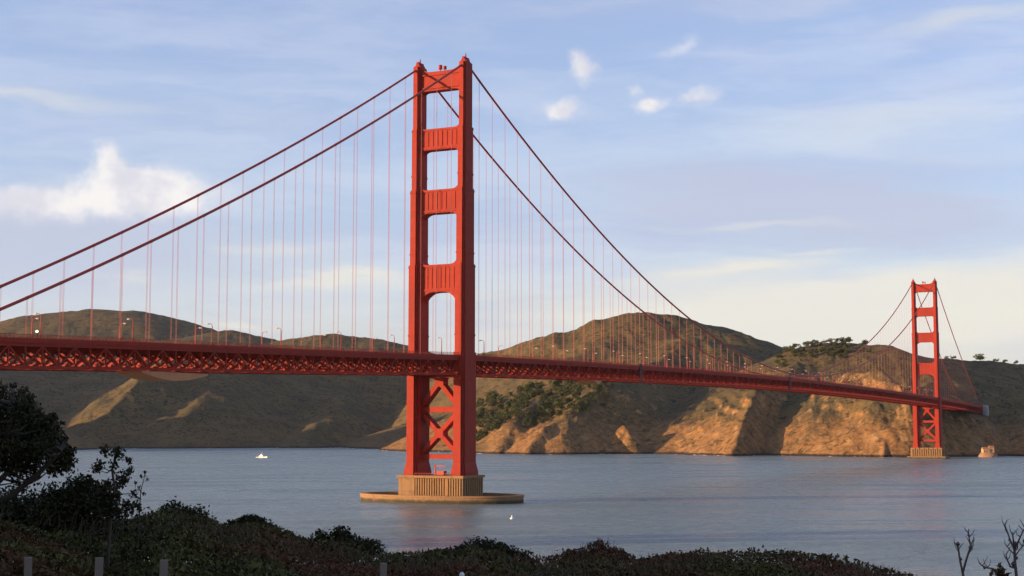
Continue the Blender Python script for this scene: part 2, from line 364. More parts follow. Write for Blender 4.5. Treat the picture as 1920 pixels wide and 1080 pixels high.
def land_z(x, y):
    """height of the built headlands below a point"""
    d = (x-CAM[0])*FH[0]+(y-CAM[1])*FH[1]; px = 960+((x-CAM[0])*RH[0]+(y-CAM[1])*RH[1])/d*F
    j = np.searchsorted(D, d)-1; i = np.searchsorted(U, px)-1
    if j < 0 or i < 0 or j >= nd-1 or i >= nu-1: return -4.
    a = (d-D[j])/(D[j+1]-D[j]); b = (px-U[i])/(U[i+1]-U[i])
    return float((TZ[j, i]*(1-b)+TZ[j, i+1]*b)*(1-a)+(TZ[j+1, i]*(1-b)+TZ[j+1, i+1]*b)*a)

# ------------------------------------------------------------------ bridge geometry laws
def rail_z(s): return float(np.interp(s, [-420,-343,-267,-207,-134,-61,0,154,320,480,640,800,960,1120,1280,1450,1623,1800],
                                         [64.0,66.6,68.8,70.3,72.0,73.9,75.7,78.4,80.6,82.0,82.6,82.3,81.4,80.0,78.2,75.4,72.2,69]))
def cable_z(s):
    if s < 0: t = -s/343.; return 227 - 162.8*t - 4*8.4*t*(1-t)*.9
    if s > 1280: t = (s-1280)/343.; return 227 - 160*t - 4*8.0*t*(1-t)*.9
    return 84.5 + (s-640)**2*142.5/640**2

# ------------------------------------------------------------------ towers
STAGES = [(20.0, 76, 3.4, 8.0), (76, 121.5, 3.05, 7.2), (121.5, 160.8, 2.7, 6.4), (160.8, 193.2, 2.35, 5.5), (193.2, 227, 2.05, 4.8)]
def plan(a, b):
    n = a*.22; m = b*.13
    q = [(a, b-2*m), (a-n, b-2*m), (a-n, b-m), (a-2*n, b-m), (a-2*n, b)]
    return q + [(-x, y) for x, y in q[::-1]] + [(-x, -y) for x, y in q] + [(x, -y) for x, y in q[::-1]]
def fillet_panel(w_, z0, z1, r0, r1, n=6):
    pts = []
    for k in range(n+1): t = k/n*PI/2; pts.append((-w_+r0-r0*math.cos(t), z0-r0+r0*math.sin(t)))
    for k in range(n+1): t = k/n*PI/2; pts.append((w_-r0+r0*math.sin(t), z0-r0+r0*math.cos(t)))
    for k in range(n+1): t = k/n*PI/2; pts.append((w_-r1+r1*math.cos(t), z1+r1-r1*math.sin(t)))
    for k in range(n+1): t = k/n*PI/2; pts.append((-w_+r1-r1*math.sin(t), z1+r1-r1*math.cos(t)))
    return pts
def make_tower():
    root = empty('bridge_tower', (0, 0, 13.4))
    o = Vector((0, 0, -13.4))
    for sx in (-1, 1):
        m = MB()
        cx = 13.7*sx
        for z0, z1, a, b in STAGES: m.prism([(cx+x, y) for x, y in plan(a, b)], z0, z1-.002)
        # flared foot
        pl0 = plan(4.4, 9.0); pl1 = plan(3.4, 8.0); n = len(pl0)
        m.prism([(cx+x, y) for x, y in pl0], 13.4, 15.2)
        m.add([(cx+x, y, 15.2) for x, y in pl0]+[(cx+x, y, 20.0) for x, y in pl1], [(i, (i+1) % n, n+(i+1) % n, n+i) for i in range(n)])
        leg = m.build('leg', M_PAINT, root, o)
        for z, a, b in ((168, 2.35, 5.5), (126.8, 2.7, 6.4), (84.5, 3.05, 7.2), (159.2, 2.7, 6.4), (120, 3.05, 7.2), (192, 2.35, 5.5)):
            r = MB().prism([(cx+x, y) for x, y in plan(a+.22, b+.22)], z, z+.8); r.build('ledge', M_PAINT, leg)
        h = MB(); h.prism([(cx-2.05, 226.95), (cx+2.05, 226.95), (cx+1.3, 227.7), (cx+.7, 228.8), (cx+.45, 229.9), (cx-.45, 229.9), (cx-.7, 228.8), (cx-1.3, 227.7)], -3.0, 3.0, 'y')
        h.build('saddle_housing', M_PAINT, leg)
        f = MB().tube([(cx, 0, 229.6), (cx, 0, 231.2), (cx, 0, 232.2)], [.5, .32, .12], 8); f.build('finial', M_PAINT, leg)
    for (z0, z1, a, b, r0, r1) in ((182, 193.2, 2.35, 5.5, 4.0, 3.2), (148.5, 160.8, 2.7, 6.4, 5.2, 3.8), (107.3, 121.5, 3.05, 7.2, 8.5, 4.4)):
        hb = b*.52; m = MB(); wd = 13.7-a+.6
        m.prism(fillet_panel(wd, z0, z1, r0, r1), -hb, hb, 'y')
        g = MB(); x0 = -wd+2.2; n = 8
        for sy in (-1, 1):
            for k in range(n):
                x = x0+k*(2*wd-4.4)/(n-1); g.box(x-.34, x+.34, min(sy*hb, sy*(hb+.24)), max(sy*hb, sy*(hb+.24)), z0+1.9, z1-1.6)
            g.box(-wd+.4, wd-.4, min(sy*hb, sy*(hb+.3)), max(sy*hb, sy*(hb+.3)), z0+.5, z0+1.5)
            g.box(-wd+.4, wd-.4, min(sy*hb, sy*(hb+.3)), max(sy*hb, sy*(hb+.3)), z1-1.2, z1-.3)
        st_ = m.build('portal_strut', M_PAINT, root, o); g.build('fluting', M_PAINT, st_)
    # top strut, its upper edge sweeping up to both legs
    wd = 13.7-2.05+.6; pts = []
    r0 = 3.4
    for k in range(7): t = k/6*PI/2; pts.append((-wd+r0-r0*math.cos(t), 213.5-r0+r0*math.sin(t)))
    for k in range(7): t = k/6*PI/2; pts.append((wd-r0+r0*math.sin(t), 213.5-r0+r0*math.cos(t)))
    for k in range(9): t = k/8*PI/2; pts.append((wd-6.5+6.5*math.cos(t), 228.3-4.6*math.sin(t)))
    for k in range(9): t = (1-k/8)*PI/2; pts.append((-wd+6.5-6.5*math.cos(t), 228.3-4.6*math.sin(t)))
    st_ = MB().prism(pts, -2.5, 2.5, 'y').build('portal_strut', M_PAINT, root, o)
    MB().box(-wd+1, wd-1, -3.0, -2.5, 214.6, 215.4).box(-wd+1, wd-1, -3.0, -2.5, 221.6, 222.4).build('fluting', M_PAINT, st_)
    b = MB().tube([(-1.4, 0, 223.6), (-1.4, 0, 225.4)], .25, 8).tube([(-1.4, 0, 225.2), (-1.4, 0, 227.4)], 1.0, 12)
    b.tube([(1.3, 0, 223.6), (1.3, 0, 225)], .25, 8).tube([(1.3, 0, 225), (1.3, 0, 226.6)], .9, 12); b.build('beacon', M_PAINT, root, o)
    # bracing below the deck
    ix = 13.7-3.4+.5
    for (zl, zu) in ((24.0, 45.2), (48.2, 73.5)):
        for sg in (-1, 1):
            m = MB().beam((-ix*sg, 0.002*sg, zl), (ix*sg, 0.002*sg, zu), 5.0, 2.3, (0, 1, 0)); m.build('cross_brace', M_PAINT, root, o)
        zc = (zl+zu)/2
        MB().box(-2.6, 2.6, -2.62, 2.62, zc-2.4, zc+2.4).build('gusset', M_PAINT, root, o)
    MB().box(-ix, ix, -2.7, 2.7, 45.3, 48.1).build('horizontal_brace', M_PAINT, root, o)
    MB().box(-ix, ix, -2.7, 2.7, 21.6, 23.9).build('horizontal_brace', M_PAINT, root, o)
    MB().box(-ix, ix, -2.7, 2.7, 63.0, 65.2).build('horizontal_brace', M_PAINT, root, o)
    return root
def copy_tree(o, parent=None):
    c_ = o.copy(); col.objects.link(c_)
    if parent: c_.parent = parent
    for ch in list(o.children): copy_tree(ch, c_)
    return c_
tower = make_tower()
tag(tower, 'large near orange bridge tower with four portal openings, standing on the oval fendered pier', 'bridge tower', 'towers of the suspension bridge')
tower2 = copy_tree(tower); tower2.location = (0, 1280, 13.4)
tag(tower2, 'small far orange bridge tower rising beside the rocky headland on the right', 'bridge tower')

# piers
pr = empty('tower_pier', (0, 0, 0))
m = MB().box(-18.6, -9.2, -11, 11, -4, 13.4).box(9.2, 18.6, -11, 11, -4, 13.4).box(-9.2, 9.2, -10.3, 10.3, -4, 13.0)
blk = m.build('pier_block', M_CONC, pr)
g = MB()
for k in range(19):
    x = -8.4+k*1.42; y = -10.3 if x < 9.0 else -11.0
    MB().box(x-.38, x+.38, y-.5, y, -2, 11.9).build('buttress_rib', M_CONC, blk)
for k in range(9):
    y = -9.2+k*2.3; MB().box(18.6, 19.2, y-.5, y+.5, -2, 11.9).build('buttress_rib', M_CONC, blk)
g = MB().box(-19.3, 19.3, -11.8, 11.8, 12.1, 13.3); g.build('pier_cap', M_CONC, pr)
g = MB()
for k in range(14): x = -9+k*1.4; g.box(x-.05, x+.05, -11.5, -11.4, 13.3, 14.5)
g.box(-9, 9.2, -11.5, -11.4, 14.4, 14.55).box(-.5, .1, -6, -5.4, 13.4, 19.0).box(-.5, 6.0, -6, -5.5, 17.8, 18.3).box(1.5, 5.5, -7, -4, 13.4, 15.6)
g.build('railing', M_CABLE, pr)
m = MB(); n = 96; prof = [(0, -4), (0, 2.9), (.4, 2.9), (.4, 3.8), (-3.2, 3.8), (-3.2, -4)]
vs = []
for k in range(n):
    t = 2*PI*k/n
    for e, z in prof: vs.append(((45.2+e)*abs(math.cos(t))**.9*math.copysign(1, math.cos(t)), (23.0+e)*abs(math.sin(t))**.9*math.copysign(1, math.sin(t)), z))
q = len(prof); m.add(vs, [(k*q+i, ((k+1) % n)*q+i, ((k+1) % n)*q+i+1, k*q+i+1) for k in range(n) for i in range(q-1)])
m.build('fender', M_CONC, pr)
tag(pr, 'tan concrete pier with vertical ribs inside a low oval fender ring, under the near tower', 'bridge pier')
pr2 = empty('tower_pier', (0, 1280, 0))
m = MB().box(-20, 20, -12, 12, -4, 13.4); b2 = m.build('pier_block', M_CONC, pr2)
g = MB()
for k in range(14):
    x = -18+k*2.8; MB().box(x-.7, x+.7, -13, -12, -2, 12.2+1.0*(k % 2)).build('buttress_rib', M_CONC, b2)
MB().box(20, 21, -9, -4, -2, 12).build('buttress_rib', M_CONC, b2); MB().box(20, 21, 4, 9, -2, 12).build('buttress_rib', M_CONC, b2)
MB().box(-24, 24, -16, 16, -4, 2.5).build('footing', M_CONC, pr2)
tag(pr2, 'blocky tan concrete pier at the waterline under the far tower', 'bridge pier')

# ------------------------------------------------------------------ deck
PN = 7.62; N0, N1 = -47, 216                       # panels from the south approach to the north abutment
deck = empty('bridge_deck', (0, 0, 64))
DO = Vector((0, 0, -64))
def sweep(name, mat, prof_list, s0, s1, step=PN*2, parent=deck):
    """extrude rectangles (x0,x1,dz0,dz1 relative to the rail line) along the deck"""
    m = MB(); ss = list(np.arange(s0, s1, step))+[s1]
    for (x0, x1, a, b) in prof_list:
        vs = []
        for s_ in ss:
            z = rail_z(s_)
            vs += [(x0, s_, z+a), (x1, s_, z+a), (x1, s_, z+b), (x0, s_, z+b)]
        fs = [(4*i+k, 4*i+(k+1) % 4, 4*i+4+(k+1) % 4, 4*i+4+k) for i in range(len(ss)-1) for k in range(4)] + [(0, 1, 2, 3), tuple(4*(len(ss)-1)+k for k in (3, 2, 1, 0))]
        m.add(vs, fs)
    return m.build(name, mat, parent, DO)
SA, SB = N0*PN, N1*PN
sweep('roadway', M_ASPH, [(-9.4, 9.4, -2.2, -1.5)], SA, SB)
sweep('sidewalk', M_CONC2, [(-13.5, -9.6, -1.6, -1.3)], SA, SB); sweep('sidewalk', M_CONC2, [(9.6, 13.5, -1.6, -1.3)], SA, SB)
for sx in (-1, 1):
    a = [(sx*14.2-.12, sx*14.2+.12, -2.9, -1.25), (sx*13.9-.5, sx*13.9+.5, -2.75, -2.3)]
    sweep('fascia_girder', M_PAINT, a, SA, SB)
    sweep('handrail', M_PAINT, [(sx*14.0-.09, sx*14.0+.09, -.14, 0), (sx*14.0-.05, sx*14.0+.05, -.75, -.68), (sx*14.0-.05, sx*14.0+.05, -1.15, -1.05)], SA, SB)
    m = MB(); s_ = SA
    while s_ < SB:
        z = rail_z(s_); m.box(sx*14.0-.03, sx*14.0+.03, s_-.1, s_+.1, z-1.3, z-.14); s_ += PN/4
    o = m.build('railing_post', M_PAINT, deck, DO); o['kind'] = 'stuff'
    m = MB(); s_ = SA
    while s_ < 700:
        z = rail_z(s_); m.box(sx*14.0-.012, sx*14.0+.012, s_-.07, s_+.07, z-1.2, z-.14); s_ += .55
    o = m.build('picket', M_PAINT, deck, DO); o['kind'] = 'stuff'
    sweep('top_chord', M_PAINT, [(sx*13.7-.45, sx*13.7+.45, -3.95, -3.05)], SA, SB)
    sweep('bottom_chord', M_PAINT, [(sx*13.7-.45, sx*13.7+.45, -11.35, -10.4)], SA, SB)
sweep('stringer', M_PAINT, [(x-.15, x+.15, -3.1, -2.25) for x in (-8, -4.8, -1.6, 1.6, 4.8, 8)], SA, SB)
def panel_meshes(i, which, m):
    s_ = i*PN; z = rail_z(s_); z2 = rail_z(s_+PN)
    if which[0] == 'v':
        x = which[1]; m.box(x-.22, x+.22, s_-.2, s_+.2, z-10.38, z-3.97)
    elif which[0] == 'd':
        x = which[1]
        if i % 2 == 0: m.beam((x, s_+.3, z-10.3), (x, s_+PN-.3, z2-4.0), .46, .42)
        else: m.beam((x, s_+.3, z-4.0), (x, s_+PN-.3, z2-10.3), .46, .42)
    else:   # cross frame: floor beam, sway bracing and bottom strut
        m.box(-13.2, 13.2, s_-.2, s_+.2, z-5.2, z-3.12); m.box(-13.2, 13.2, s_-.25, s_+.25, z-11.1, z-9.8)
        m.beam((-13.2, s_, z-9.9), (-4.6, s_, z-5.2), .4, .9, (0, 1, 0)); m.beam((13.2, s_, z-9.9), (4.6, s_, z-5.2), .4, .9, (0, 1, 0))
        m.beam((-4.6, s_+.01, z-5.2), (0, s_+.01, z-9.9), .4, .9, (0, 1, 0)); m.beam((4.6, s_+.01, z-5.2), (0, s_+.01, z-9.9), .4, .9, (0, 1, 0))
        pass
NEAR_END = 14
for which, name in ((('v', 13.7), 'truss_post'), (('v', -13.7), 'truss_post'), (('d', 13.7), 'truss_diagonal'), (('d', -13.7), 'truss_diagonal'), (('c',), 'cross_frame')):
    rest = MB()
    for i in range(N0, N1):
        if i <= NEAR_END and -45 <= i:
            m = MB(); panel_meshes(i, which, m); m.build(name, M_PAINT, deck, DO)
        else: panel_meshes(i, which, rest)
    o = rest.build(name, M_PAINT, deck, DO); o['kind'] = 'stuff'
m = MB()                                               # lateral bracing in the bottom plane
for i in range(N0, N1-1, 2):
    z = rail_z(i*PN)-11.0; z2 = rail_z((i+2)*PN)-11.0
    m.beam((-13.2, i*PN, z), (13.2, (i+2)*PN, z2), .5, .35, (1, 0, 0)); m.beam((13.2, i*PN, z-.01), (-13.2, (i+2)*PN, z2-.01), .5, .35, (1, 0, 0))
m.build('lateral_bracing', M_PAINT, deck, DO)
M_DARKRED = simple('dark_red_paint', (.09, .02, .018), .7)
for s_ in (243, 596): MB().box(13.95, 14.75, s_-2.2, s_+2.2, rail_z(s_)-11.5-64, rail_z(s_)-.2-64).build('expansion_joint_cover', M_DARKRED, deck)
tag(deck, 'long red-orange bridge deck with lattice truss below, crossing the whole picture', 'bridge deck')

# travelling maintenance platforms under the deck
M_TRAY = simple('platform_paint', (.50, .22, .10), .8, .2)
def platform(s0, s1, name_label, drop):
    zb = rail_z((s0+s1)/2)-11.4; r = empty('maintenance_platform', (0, (s0+s1)/2, zb-drop)); L = (s1-s0)/2
    m = MB(); n = 14; pts = [(-L, drop-.6)]+[(-L+2*L*k/n, (drop-1.2)*(1-math.sin(PI*k/n))) for k in range(n+1)]+[(L, drop-.6)]
    m.prism(pts, 1, 13.5, 'x'); m.build('tray', M_TRAY, r)
    for y in (-L*.7, -L*.2, L*.3, L*.8):
        for x in (1.4, 13.1): MB().box(x-.15, x+.15, y-.15, y+.15, drop-1.0, drop+.0).build('hanger', M_CABLE, r)
    tag(r, name_label, 'work platform', 'maintenance platforms slung under the deck')
platform(-247, -209, 'shallow curved work platform slung under the deck at the left, above the ridge', 3.7)
platform(169, 180, 'small reddish work platform slung under the deck right of the near tower', 2.8)

# ------------------------------------------------------------------ main cables with their suspenders
rope = MB()
for yy in (-.26, .26): rope.tube([(0, yy, 0), (0, yy, 1)], .055, 5, False)
rope_me = rope.mesh('suspender'); rope_me.materials.append(M_ROPE)
rope = MB()
for yy in (-.26, .26): rope.tube([(0, yy, 0), (0, yy, 1)], .033, 5, False)
rope2 = rope.mesh('suspender'); rope2.materials.append(M_ROPE)
rope = MB()
for yy in (-.26, .26): rope.tube([(0, yy, 0), (0, yy, 1)], .019, 5, False)
rope3 = rope.mesh('suspender'); rope3.materials.append(M_ROPE)
clamp = MB().tube([(0, -.45, 0), (0, .45, 0)], .62, 8); clamp_me = clamp.mesh('cable_band'); clamp_me.materials.append(M_CABLE)
for sx, lab in ((1, 'thick red main cable on the near side, over the right leg of each tower'),
                (-1, 'thick red main cable on the far side, over the left leg of each tower')):
    x = 13.7*sx
    root = empty('main_cable', (x, 0, 227))
    ss = list(np.arange(-372, 0, 7.0))+list(np.arange(0, 1280, 8.0))+list(np.arange(1280, 1625, 8.0))
    MB().tube([(0, s_, cable_z(s_)+.4-227) for s_ in ss], .56, 8).build('cable', M_CABLE, root, smooth=True)
    for k in range(-24, 107):
        s_ = k*15.24
        if k in (0, 84) or abs(s_-1280) < 7: continue
        zc = cable_z(s_); zb = rail_z(s_)-3.2
        if zc-zb < 1.5: continue
        o = link('suspender', rope3 if s_ > 1280 else rope2 if s_ > 560 else rope_me, None, root, (0, s_, zb-227)); o.scale = (1, 1, zc-zb+.3)
        c2 = link('cable_band', clamp_me, None, root, (0, s_, zc+.4-227)); sl_ = (cable_z(s_+2)-cable_z(s_-2))/4; c2.rotation_euler.x = math.atan(sl_)
    for yy in (0.6, -0.6):                              # hand lines along the cable
        pass
    tag(root, lab, 'bridge cable', 'main cables of the bridge')

# ------------------------------------------------------------------ deck lamps
def lampglass(N, bs):
    bs.inputs['Base Color'].default_value = (.5, .5, .45, 1)
M_LG = material('lamp_glass', lampglass, .2, .5)
def litglass(N, bs):
    bs.inputs['Base Color'].default_value = (.9, .8, .6, 1); bs.inputs['Emission Color'].default_value = (1, .82, .55, 1); bs.inputs['Emission Strength'].default_value = 9
M_LIT = material('lit_lamp_glass', litglass, .2, .5)
def lamp_mesh(sgn):
    p = MB().tube([(0, 0, 0), (0, 0, 1.2)], .34, 8).tube([(0, 0, 1.2), (0, 0, 7.4)], [.24, .14], 8)
    p.tube([(0, 0, 7.3), (-sgn*.3, 0, 8.1), (-sgn*1.0, 0, 8.5), (-sgn*1.9, 0, 8.5)], .11, 6)
    h = MB().tube([(-sgn*1.7, 0, 8.35), (-sgn*2.0, 0, 8.42), (-sgn*2.9, 0, 8.35)], [.2, .36, .12], 8)
    a = p.mesh('post'); a.materials.append(M_CABLE); b = h.mesh('lamp_head'); b.materials.append(M_LG)
    return a, b
lm_ = {1: lamp_mesh(1), -1: lamp_mesh(-1)}
def ordinal(n): return ('first','second','third','fourth','fifth','sixth','seventh','eighth','ninth','tenth','eleventh','twelfth')[n] if n < 12 else None
for sgn in (1, -1):
    side = 'near' if sgn == 1 else 'far'
    base = -23.5 if sgn == 1 else -46.0
    for k in range(-6, 29):
        s_ = base + k*45.72
        if abs(s_) < 9 or abs(s_-1280) < 9 or s_ > 1270: continue
        r = empty('street_lamp', (13.2*sgn, s_, rail_z(s_)-1.3))
        link('post', lm_[sgn][0], None, r); link('lamp_head', lm_[sgn][1], None, r)
        if s_ < 0: kk = int(-s_//45.72); lab = f'red street lamp on the {side} sidewalk, {ordinal(kk)} to the left of the near tower'
        else:
            kk = int(s_//45.72)
            lab = f'red street lamp on the {side} sidewalk, {ordinal(kk)} to the right of the near tower' if kk < 8 else f'tiny street lamp far along the {side} sidewalk towards the far tower'
        tag(r, lab, 'street lamp', 'street lamps along the bridge deck')
p = at(93, 618, 520)
M_DARKP = simple('dark_post', (.06, .03, .03), .6)
r = empty('warning_light', (13.0, -299, rail_z(-299)-1.3))
MB().tube([(0, 0, 0), (0, 0, 5.6)], [.16, .1], 6).build('post', M_DARKP, r)
import_b = MB().tube([(.0, -.2, 2.1), (.0, -.2, 2.4), (0, -.2, 2.7)], [.2, .32, .2], 10).build('bulb', M_LIT, r)
tag(r, 'glowing white lamp on a short post at the far left of the deck', 'lamp')

# concrete pylon at the north end of the side span
def pylon(y, lab):
    zt = rail_z(y); r = empty('bridge_pylon', (0, y, 0))
    for sx in (-1, 1):
        m = MB().box(sx*16.5-3.4, sx*16.5+3.4, -9, 9, -4, zt-.5).box(sx*16.5-2.6, sx*16.5+2.6, -6.5, 6.5, zt-.5, zt+1.2)
        s1_ = m.build('pylon_shaft', M_CONC2, r)
        MB().box(sx*16.5-2.2, sx*16.5+2.2, -9.7, -9, 6, zt-2).box(sx*16.5+sx*3.4, sx*16.5+sx*4.0, -5, 5, 6, zt-2).build('raised_panel', M_CONC2, s1_)
    MB().box(-13, 13, -7.5, 7.5, zt-16, zt-12).build('cross_wall', M_CONC2, r)
    tag(r, lab, 'bridge pylon', 'concrete pylons at the ends of the bridge')
pylon(1640, 'pale grey concrete pylon where the deck meets the dark slope at the right')
pylon(-352, 'pale concrete pylon carrying the near end of the deck, beyond the left edge')

# ------------------------------------------------------------------ boats, buoy, rock station
M_WHITE = simple('white_paint', (.8, .78, .74), .4, .05); M_DARK = simple('dark_trim', (.05, .05, .05), .5); M_ROOF = simple('roof_red', (.32, .15, .08), .7)
def on_water(px, py):
    r = FV + RH*(px-960)/F - UV*(py-540)/F; t = -CAM[2]/r[2]; return CAM + r*t
p = on_water(491, 858)
r = empty('motor_boat', (p[0], p[1], 0), YAW-.75)
r.scale = (.75, .75, .75)
hull = MB(); L = 15; hs = []
secs = [(-L, 1.9, .9), (-L*.4, 2.5, 1.0), (L*.3, 2.3, 1.3), (L*.75, 1.2, 1.8), (L, .1, 2.3)]
vs = []
for x, hw, zt in secs: vs += [(x, -hw, zt), (x, -hw*.7, -.5), (x, hw*.7, -.5), (x, hw, zt)]
hull.add(vs, [(4*i+k, 4*i+(k+1) % 4, 4*i+4+(k+1) % 4, 4*i+4+k) for i in range(4) for k in range(4)]+[(0, 1, 2, 3), (16, 19, 18, 17)])
hull.build('hull', M_WHITE, r)
cb = MB().box(-6.5, 4.5, -1.7, 1.7, .9, 3.4).box(-3, 2.5, -1.4, 1.4, 3.4, 5.2).build('cabin', M_WHITE, r)
MB().box(-6, 4, -1.74, 1.74, 2.0, 2.8).build('window_band', M_DARK, cb)
MB().tube([(-.5, 0, 5.2), (-.5, 0, 9)], .15, 6).tube([(-.5, 0, 7.4), (-3, 0, 7.6)], .1, 6).build('mast', M_WHITE, r)
tag(r, 'white motor boat on the water to the left of the near tower', 'boat')
p = on_water(960, 973)
r = empty('channel_buoy', (p[0], p[1], 0))
MB().tube([(0, 0, -.5), (0, 0, .3), (0, 0, .6)], [.8, .8, .4], 12).build('float', M_WHITE, r)
MB().tube([(0, 0, .5), (0, 0, 1.2), (0, 0, 1.5)], [.3, .2, .25], 10).build('marker', M_WHITE, r)
tag(r, 'small white buoy floating just right of the oval fender', 'buoy')
# rocky point with the fog-signal buildings
p = on_water(1852, 857)
rk = MB(); n = 22; vs = []; prev = 0
rings = [(13, -3), (12, 0), (10.5, 2.5), (8.5, 5), (6, 6)]
for R_, z in rings:
    for k in range(n):
        t = 2*PI*k/n; j = 1+.22*mnoise.noise((math.cos(t)*2+R_*.3, math.sin(t)*2, z*.4)); vs.append((R_*1.15*math.cos(t)*j, R_*.9*math.sin(t)*j, z+1.2*mnoise.noise((t*2, z, 4))))
rk.add(vs, [(i*n+k, i*n+(k+1) % n, (i+1)*n+(k+1) % n, (i+1)*n+k) for i in range(4) for k in range(n)]+[tuple(4*n+k for k in range(n))])
M_ROCK = simple('sea_rock', (.26, .15, .09), .9, .5, .3)
ro = rk.build('sea_rock', M_ROCK, None, (p[0], p[1], 0)); tag(ro, 'low rocky islet at the foot of the dark slope right of the far tower', 'rock')
hb_ = empty('signal_station', (p[0], p[1], 5.2), YAW)
wl = MB().box(-7, 1.5, -4, 4, 0, 5.4).box(1.5, 8, -3.2, 3.2, 0, 7.4).build('wall', simple('cream_wall', (.50, .30, .16), .8, .2), hb_)
MB().prism([(-4.4, 5.4), (4.4, 5.4), (0, 8.2)], -7.3, 1.4, 'x').prism([(-3.6, 7.4), (3.6, 7.4), (0, 10)], 1.6, 8.3, 'x').build('roof', M_ROOF, hb_)
for x in (-5, -2): MB().box(x-.6, x+.6, -4.1, -4.0, 1.6, 3.6).build('window', M_DARK, wl)
MB().box(4.1, 5.4, -3.3, -3.2, 3.2, 5.2).build('window', M_DARK, wl)
tag(hb_, 'small cream signal station building standing on the sea rock at the right', 'building')

# ------------------------------------------------------------------ foliage
def leaf_mat(name, dark, light, hue3=None, rough=.6):
    def fn(N, bs):
        g = N.n.new('ShaderNodeNewGeometry'); r_ = g.outputs['Random Per Island']; p_ = pos(N)
        cc = N.mix(r_, dark, light)
        if hue3: cc = N.mix(N.smooth(N.noise(p_, hue3[1], 3, .5), .45, .62), cc, hue3[0])
        N.put(bs.inputs['Base Color'], cc)
        try: bs.inputs['Transmission Weight'].default_value = 0
        except Exception: pass
    return material(name, fn, rough, .06)
M_BARK = simple('bark', (.07, .05, .035), .9, .3, 4)
M_FARTREE = leaf_mat('far_tree_leaves', (.035, .050, .018), (.10, .105, .038))
M_LEAF = leaf_mat('shrub_leaves', (.024, .024, .010), (.105, .090, .032), ((.115, .052, .028), .45))
M_LEAFD = leaf_mat('dark_leaves', (.018, .017, .009), (.064, .058, .022))
M_SCRUB = leaf_mat('scrub_leaves', (.030, .027, .010), (.120, .108, .032), ((.115, .052, .026), .22))
def leaves(centers, size, aspect=.5, up=.3, jitter=.5):
    """array of leaf quads (pointed rhombs) at the given centres"""
    n = len(centers); a = rng.normal(size=(n, 3)); a[:, 2] += up; a /= np.linalg.norm(a, axis=1)[:, None]
    b = rng.normal(size=(n, 3)); b -= a*(a*b).sum(1)[:, None]; b /= np.linalg.norm(b, axis=1)[:, None]
    s_ = (np.asarray(size)*(1-jitter/2+jitter*rng.random(n)))[:, None]; L = a*s_*.5; B = b*s_*.5*aspect
    cc = np.asarray(centers)
    return np.stack([cc-L, cc+B-L*.1, cc+L, cc-B-L*.1], 1).reshape(-1, 3)
def blobpts(n, lobes, shell=.55):
    """points scattered in a union of ellipsoid lobes (cx,cy,cz,rx,ry,rz), denser near the surface"""
    out = []; wts = np.array([l[3]*l[4]*l[5] for l in lobes])**.67; wts /= wts.sum()
    ks = rng.choice(len(lobes), n, p=wts)
    d = rng.normal(size=(n, 3)); d /= np.linalg.norm(d, axis=1)[:, None]
    r_ = (shell+(1-shell)*rng.random(n)**.7)*(1+np.clip(rng.normal(0, .13, n), -.2, .4)); Lb = np.array(lobes)[ks]
    return Lb[:, :3]+d*r_[:, None]*Lb[:, 3:]
def leaf_obj(name, pts, size, mat, parent=None, loc=(0, 0, 0), aspect=.5, up=.3):
    V = leaves(pts, size, aspect, up); return link(name, quads_mesh(name, V, len(pts), mat), None, parent, loc)

# trees on the headlands
tree_me = []
for v in range(4):
    lob = []
    for k in range(9):
        lob.append((random.uniform(-.32, .32), random.uniform(-.32, .32), random.uniform(.35, .8), random.uniform(.16, .28), random.uniform(.16, .28), random.uniform(.12, .22)))
    V = leaves(blobpts(420, lob, .6), .12, .75, .1); tb = MB().tube([(0, 0, -.15), (0, 0, .5)], [.03, .018], 5)
    nv_ = len(V); me = bpy.data.meshes.new('hillside_tree')
    allv = [tuple(x) for x in V]+tb.v; fs = [tuple(range(4*i, 4*i+4)) for i in range(420)]+[tuple(nv_+i for i in f) for f in tb.f]
    me.from_pydata(allv, [], fs); me.materials.append(M_FARTREE); me.materials.append(M_BARK)
    mi = np.zeros(len(fs), np.int32); mi[420:] = 1; me.polygons.foreach_set('material_index', mi); tree_me.append(me)
def hill_tree(x, y, h, wfac, label, group):
    z = land_z(x, y)
    if z < 1: return
    o = link('hillside_tree', random.choice(tree_me), None, None, (x, y, z)); o.scale = (h*wfac, h*wfac, h); o.rotation_euler.z = random.uniform(0, 6.28)
    tag(o, label, 'tree', group)
cnt = 0
for _ in range(9000):
    if cnt >= 295: break
    px = random.uniform(885, 1145); d = random.uniform(2335, 2680)
    q = at(px, 800, d); z = land_z(q[0], q[1])
    if z < 12: continue
    py = 805-(z-36.5)/d*F
    # keep to the wooded band of the spur
    lim = np.interp(px, [885, 960, 1040, 1100, 1145], [848, 832, 806, 785, 755])
    if py > lim+random.uniform(-8, 8) or mnoise.noise((q[0]*.012, q[1]*.012, 0)) < -.5: continue
    hill_tree(q[0], q[1], random.uniform(8, 17), random.uniform(.9, 1.3), 'dark tree among many '+('high on the wooded spur, close under the bridge deck' if z > 95 else 'halfway up the wooded spur' if z > 50 else 'low on the wooded spur above the rocks'), 'trees on the wooded spur'); cnt += 1
for k in range(90):
    px = 1455+random.random()**.9*175; d = random.uniform(2500, 2640); q = at(px, 700, d)
    hill_tree(q[0], q[1], random.uniform(5, 12), random.uniform(.9, 1.6), 'small dark tree in the row along the hill crest, '+('at its low left end' if px < 1500 else 'around its middle' if px < 1570 else 'near its right end'), 'trees along the hill crest')
q = at(1838, 690, 2625); hill_tree(q[0], q[1], 17, 1.5, 'single round dark tree on the skyline right of the far tower', None)
